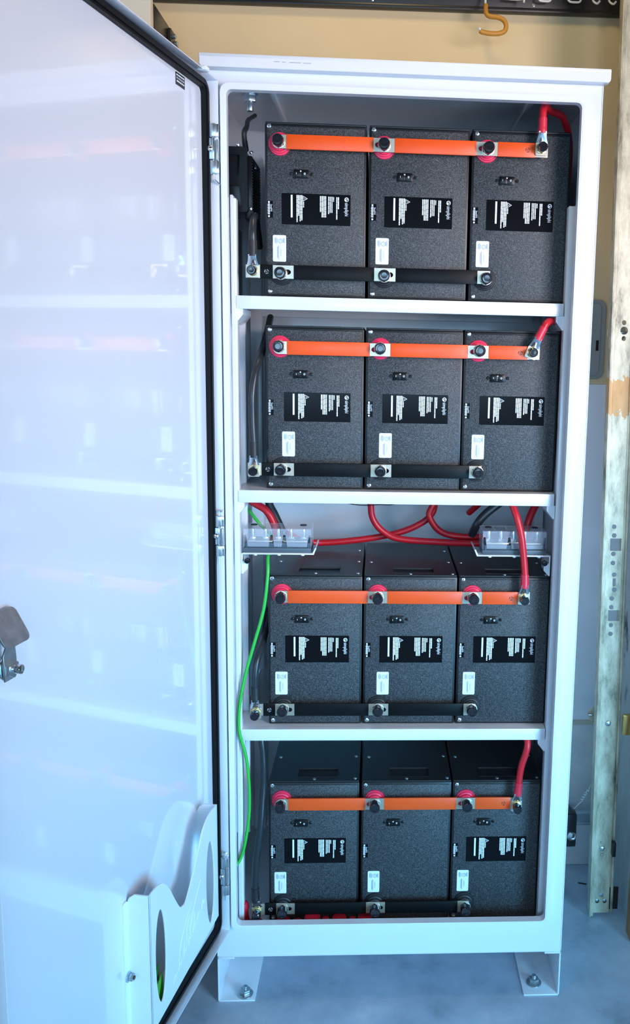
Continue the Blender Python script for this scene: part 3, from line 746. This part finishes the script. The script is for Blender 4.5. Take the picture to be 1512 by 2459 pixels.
# ================================================================ RED CAPS on the cabinet floor
cp = None
for k, (x, y, r, h) in enumerate(((.0600, .034, .0180, .0180), (.1290, .035, .0190, .0285), (.1930, .034, .0175, .0235), (.2540, .034, .0175, .0225), (.1605, .036, .0085, .0215), (.0935, .034, .0110, .0170), (.2240, .036, .0085, .0200), (-.004, .034, .0165, .0170))):
    b = MB(); b.lathe((0, 0, 0), (0, 0, 1), [(r*.80, 0), (r*.82, h*.45), (r, h*.5), (r, h*.8), (r*.93, h), (r*.2, h*1.06), (0, h*1.07)], 30)
    o = b.obj('terminal_cover', M['red_cap'], loc=(x, y, .1682))
    tag(o, ('low wide red rubber cap, nearest the left battery corner', 'largest red rubber cap among those lying before the bottom batteries', 'wide red rubber cap lying right of the largest one',
            'wide red rubber cap before the gap between left and middle bottom batteries', 'small red rubber cap between two wide ones under the left battery', 'small flat red rubber cap left of the largest cap',
            'small red rubber cap farthest right among the small ones', 'red rubber cap under the black cable lug in the bottom left corner')[k], 'cap', 'red rubber caps on the cabinet floor')
b = MB(); b.lathe((0, 0, 0), (0, 0, 1), [(.0135, 0), (.0140, .010), (.0125, .012), (.0128, .030), (.0115, .040), (.0122, .046), (.0100, .058), (.004, .063), (0, .064)], 26)
for v in b.bm.verts: v.co.x += .0015*math.sin(v.co.z*160)+.0008*math.sin(v.co.y*400)
o = b.obj('rubber_boot', M['red_cap'], loc=(-.0290, .0200, .1690)); o.location = (-.0345, .045, .1684); o.scale = (1, .95, 1)
tag(o, 'crumpled red rubber boot standing in the bottom left corner', 'rubber boot')

# ================================================================ WALL FITTINGS
rail = thing('storage_rail', 'black horizontal storage rail along the top of the back wall', 'rail', (.32, YW, 2.40))
rail.rotation_euler = (0, -.010, 0)
b = MB(); b.box(-.95, -.020, -.006, .575, 0, .16, .003); b.box(-.95, -.026, -.006, .575, -.018, .004, .002); o = b.obj('rail_body', M['rail']); o.parent = rail
for x in (.335, -.08, -.42):
    b = MB(); b.lathe((x, -.020, .012), (0, -1, 0), [(.0045, 0), (.004, .0012), (.0022, .002), (.0015, .001), (0, .001)], 16); o = b.obj('rail_screw', M['steel']); o.parent = rail
for k, (x, wd_, dz) in enumerate(((.602, .044, 0), (.680, .034, .002), (.757, .034, .003), (.808, .018, .002), (.850, .018, .002))):
    b = MB(); z0 = 2.4085+.010*(x-.5)+.004
    if k == 0: P_ = [(x-wd_/2, .52, 2.47), (x-wd_/2, .515, z0+.012), (x-wd_/2+.006, .512, z0+.006), (x+wd_/2-.006, .512, z0+.006), (x+wd_/2, .50, z0+.004), (x+wd_/2, .495, z0-.006)]
    else: P_ = [(x-wd_/2, .528, 2.47), (x-wd_/2, .518, z0+.016), (x-wd_/2+.002, .514, z0+.008), (x-wd_/2+.008, .512, z0+.004), (x+wd_/2-.008, .512, z0+.004), (x+wd_/2-.002, .514, z0+.008), (x+wd_/2, .518, z0+.016), (x+wd_/2, .528, 2.47)]
    if k >= 3: P_ = [(x-.004, .528, 2.47), (x-.004, .515, z0+.016), (x-.002, .510, z0+.006), (x+.006, .505, z0+.000), (x+.011, .498, z0+.004)]
    b.tube(P_, .0026, 10, smooth=5); o = b.obj('wire_hook', M['hook_wire'])
    tag(o, ('white wire hook on the black rail beside the mustard hook', 'white wire loop hook on the black rail, just right of the screw', 'white wire loop hook on the rail, between another loop and the single hooks',
            'single white wire hook second from the right end of the rail', 'single white wire hook nearest the right end of the rail')[k], 'hook', 'white wire hooks on the black rail')
hk = thing('utility_hook', 'large mustard vinyl coated hook hanging from the black rail', 'hook', (.53, .5, 2.39))
b = MB(); b.tube([(.5275, .520, 2.44), (.5270, .505, 2.405), (.5265, .490, 2.392)], .0030, 10, smooth=4); o = b.obj('hook_stem', M['hook_wire']); o.parent = hk; o.location = (-.53, -.5, -2.39)
b = MB(); b.tube([(.5268, .492, 2.3945), (.5255, .478, 2.378), (.5270, .470, 2.3665), (.5350, .466, 2.3600), (.5560, .462, 2.3566), (.5690, .460, 2.3500), (.5755, .458, 2.3380), (.5725, .456, 2.3240), (.5573, .454, 2.3165), (.535, .452, 2.3150), (.5152, .450, 2.3170), (.5100, .449, 2.3200)], .0058, 14, smooth=6)
o = b.obj('hook_sleeve', M['vinyl']); o.parent = hk; o.location = (-.53, -.5, -2.39)
b = MB(); b.cyl((.5090, .449, 2.3230), (-.5, 0, .6), .0035, .007, 12, bev=.001); o = b.obj('hook_tip', M['hook_wire']); o.parent = hk; o.location = (-.53, -.5, -2.39)
# cream and black cabinet on the wall behind the open door
ub = thing('wall_unit', 'cream box with black side hung behind the open door, top left', 'box', (-.35, .45, 2.27))
def UP(mb, nm, m): o = mb.obj(nm, m); o.parent = ub; o.location = (.35, -.45, -2.27); return o
b = MB(); b.box(-.62, .268, 2.15, -.2545, .300, 2.62, .003); UP(b, 'box_body', M['cream'])
b = MB(); b.box(-.60, .3005, 2.15, -.2530, .45, 2.2975, .002); b.box(-.32, .4505, 2.16, -.2545, YW-.001, 2.285, .002); UP(b, 'side_plate', M['rail'])
b = MB(); b.box(-.2630, .2665, 2.292, -.2548, .2682, 2.40); UP(b, 'white_tag', M['ink_white'])
b = MB(); b.box(-.2528, .425, 2.18, -.2440, .470, 2.288, .002); UP(b, 'bracket', M['rail'])
for y, z in ((.438, 2.272), (.458, 2.262), (.458, 2.236)):
    b = MB(); b.cyl((-.2400, y, z), (1, -.3, 0), .0055, .010, 14, bev=.001); UP(b, 'knob_screw', M['steel'])
# grey recessed cover on the wall
pl = thing('wall_plate', 'grey rounded cover plate on the back wall right of the cabinet', 'wall plate', (.83, YW, 1.57))
b = MB(); b.plate(rrect(-.09, -.108, .060, .108, .022), (), .008, front(0, 0, 0), bev=.002); o = b.obj('cover', M['plate']); o.parent = pl
b = MB(); b.plate(rrect(-.085, -.099, .046, .099, .016), (), .003, front(0, -.008, 0), bev=.0012); o = b.obj('raised_panel', M['plate']); o.parent = pl
b = MB(); b.box(.034, -.0135, -.030, .041, -.010, -.002); o = b.obj('slot', M['black']); o.parent = pl

# ================================================================ GARAGE DOOR TRACK
track = thing('garage_door_track', 'upright galvanised garage door track with punched holes right of the cabinet', 'track', (0, 0, 0))
b = MB(); y_t = .300
wl, wr = .8600, .9020
SH = lambda z: -.0158*(z-1.0)          # the track leans a little
hol = [ell(x-SH(z), z, .0062 if k < 8 or k == 9 else .0055, .0062, 14)[::-1] for k, (x, z) in enumerate(((.8764, 1.0939), (.8776, 1.071), (.8781, 1.0228), (.8783, .9987), (.8833, .9678), (.8855, .9279), (.8802, .9044), (.8803, .881), (.8819, .8327), (.882, .809), (.8733, 1.608), (.8744, 1.5694), (.8968, .0652), (.8862, .0466), (.907, .0463)))]
hol += [ell(.8744-SH(1.5887), 1.5887, .0095, .0100, 20)[::-1], rrect(.8844-.0042-SH(.948), .9365, .8844+.0042-SH(.948), .9585, .004)[::-1]]
hol += [rrect(.8683-SH(1.05), 1.0307, .8980-SH(1.05), 1.0633, .0012, 2)[::-1], rrect(.8731-SH(.857), .8437, wr-.0012, .8728, .0012, 2)[::-1]]
for za, zb in ((.012, .70), (.70, .98), (.98, 2.6)):
    def inside(h): zc = sum(q[1] for q in h)/len(h); return za < zc < zb
    b.plate([(wl, za), (wr, za), (wr, zb), (wl, zb)], [h for h in hol if inside(h)], .002, front(0, y_t+.002, 0))
b.box(wl-.011, y_t-.004, .004, wl, y_t+.024, 2.6, .001); b.box(wl-.011, y_t-.008, .004, wl-.007, y_t, 2.6, .0008)
b.box(wr, y_t-.002, .012, wr+.002, y_t+.03, 2.6, .0006); b.box(wr+.002, y_t+.004, .012, wr+.010, y_t+.006, 2.6, .0006)
b.tube([(wr+.010, y_t+.004, .012), (wr+.010, y_t+.004, 2.6)], .004, 10, smooth=0)
for v in b.bm.verts: v.co.x += SH(v.co.z)
o = b.obj('track_channel', M['galv_rust']); o.parent = track
b = MB(); b.box(.868, y_t+.004, .020, .945, y_t+.007, .085)
o = b.obj('foot_bracket', M['rail']); o.parent = track
for x, z, r in ((.8968, .0652, .0068), (.8862, .0466, .0042), (.907, .0463, .0042)):
    b = MB(); b.lathe((x+SH(z)*0, y_t+.004, z), (0, -1, 0), [(r, 0), (r, .001), (r*.6, .002), (0, .002)], 16); o = b.obj('foot_rivet', M['zinc_pale']); o.parent = track
for x, z, r in ((.8880, .5620, .0080), (.8905, .2030, .0075), (.8910, .1865, .0035), (.8880, .222, .0035)):
    b = MB(); b.lathe((x+.001, y_t, z), (0, -1, 0), [(r, 0), (r*.92, .0025), (r*.55, .0042), (0, .0048)], 20); o = b.obj('track_bolt', M['steel']); o.parent = track
for x, z in ((.8700, .5660), (.8690, 1.5850)):
    b = MB(); b.cyl((x, .352, z), (0, -1, 0), .024, .003, 34, M['galv'], bev=.0008); b.cyl((x+.002, .345, z), (1, -.1, 0), .0035, .05, 12, M['chrome'])
    o = b.obj('bracket_disc', M['galv']); o.parent = track
b = MB(); b.box(.925, .285, .535, .950, .300, .590, .001); o = b.obj('jamb_bracket', M['brass']); o.parent = track
b = MB(); b.box(.9165, .285, .186, .926, .300, .226, .001); o = b.obj('clip', M['rail']); o.parent = track
# safety sensor on a strut
sn = thing('safety_sensor', 'black garage door safety sensor on a pale strut beside the track', 'sensor', (.86, .44, .2))
def SP(mb, nm, m): o = mb.obj(nm, m); o.parent = sn; o.location = (-.86, -.44, -.2); return o
b = MB(); b.box(.80, .452, .1905, .968, .462, .2265, .001); b.box(.80, .444, .2195, .968, .454, .2275, .001); b.box(.80, .444, .1895, .968, .454, .1975, .001); SP(b, 'strut', M['zinc_pale'])
b = MB(); b.box(.770, .405, .1445, .8455, .440, .2445, .005); b.plate([(.80, .245), (.838, .245), (.825, .262), (.80, .268)], (), .03, front(0, .438, 0)); SP(b, 'housing', M['sensor'])
b = MB(); b.lathe((.8315, .405, .1800), (0, -1, 0), [(.0130, 0), (.0130, .004), (.0105, .006), (.0095, .003), (.004, .0045), (0, .005)], 26); SP(b, 'lens', M['chrome'])
cw = [(.8424, .446, .2364), (.8520, .446, .2480), (.8610, .446, .2570), (.8560, .450, .2500), (.8640, .446, .2600)]
for k in range(15): cw.append((.8650+.0016*k*.6+.004*math.cos(k*1.6), .448+.004*math.sin(k*1.6), .264+.0018*k))
cw += [(.878, .449, .286), (.8815, .45, .296), (.8845, .448, .290), (.888, .45, .304), (.8950, .452, .310)]
wire('curly_wire', 'pale curly wire springing from the safety sensor', 'wire', cw, .0012, M['sticker'], n=8, sm=4)
wire('jamb_wire', 'thin brown wire stapled down the wooden jamb', 'wire', [(.9490, .230, 1.06), (.9480, .232, .95), (.9455, .232, .86), (.9420, .233, .82), (.9490, .232, .72), (.9470, .234, .62), (.949, .235, .56)], .0013, M['vinyl'], n=8, sm=5)
b = MB(); b.box(-.0125, -.0018, 0, .0125, .0018, .003, .0012); o = b.obj('floor_scrap', M['twig'], loc=(.882, .453, .0)); o.rotation_euler = (0, 0, -.3)
tag(o, 'small black scrap lying on the concrete floor near the track', 'scrap')
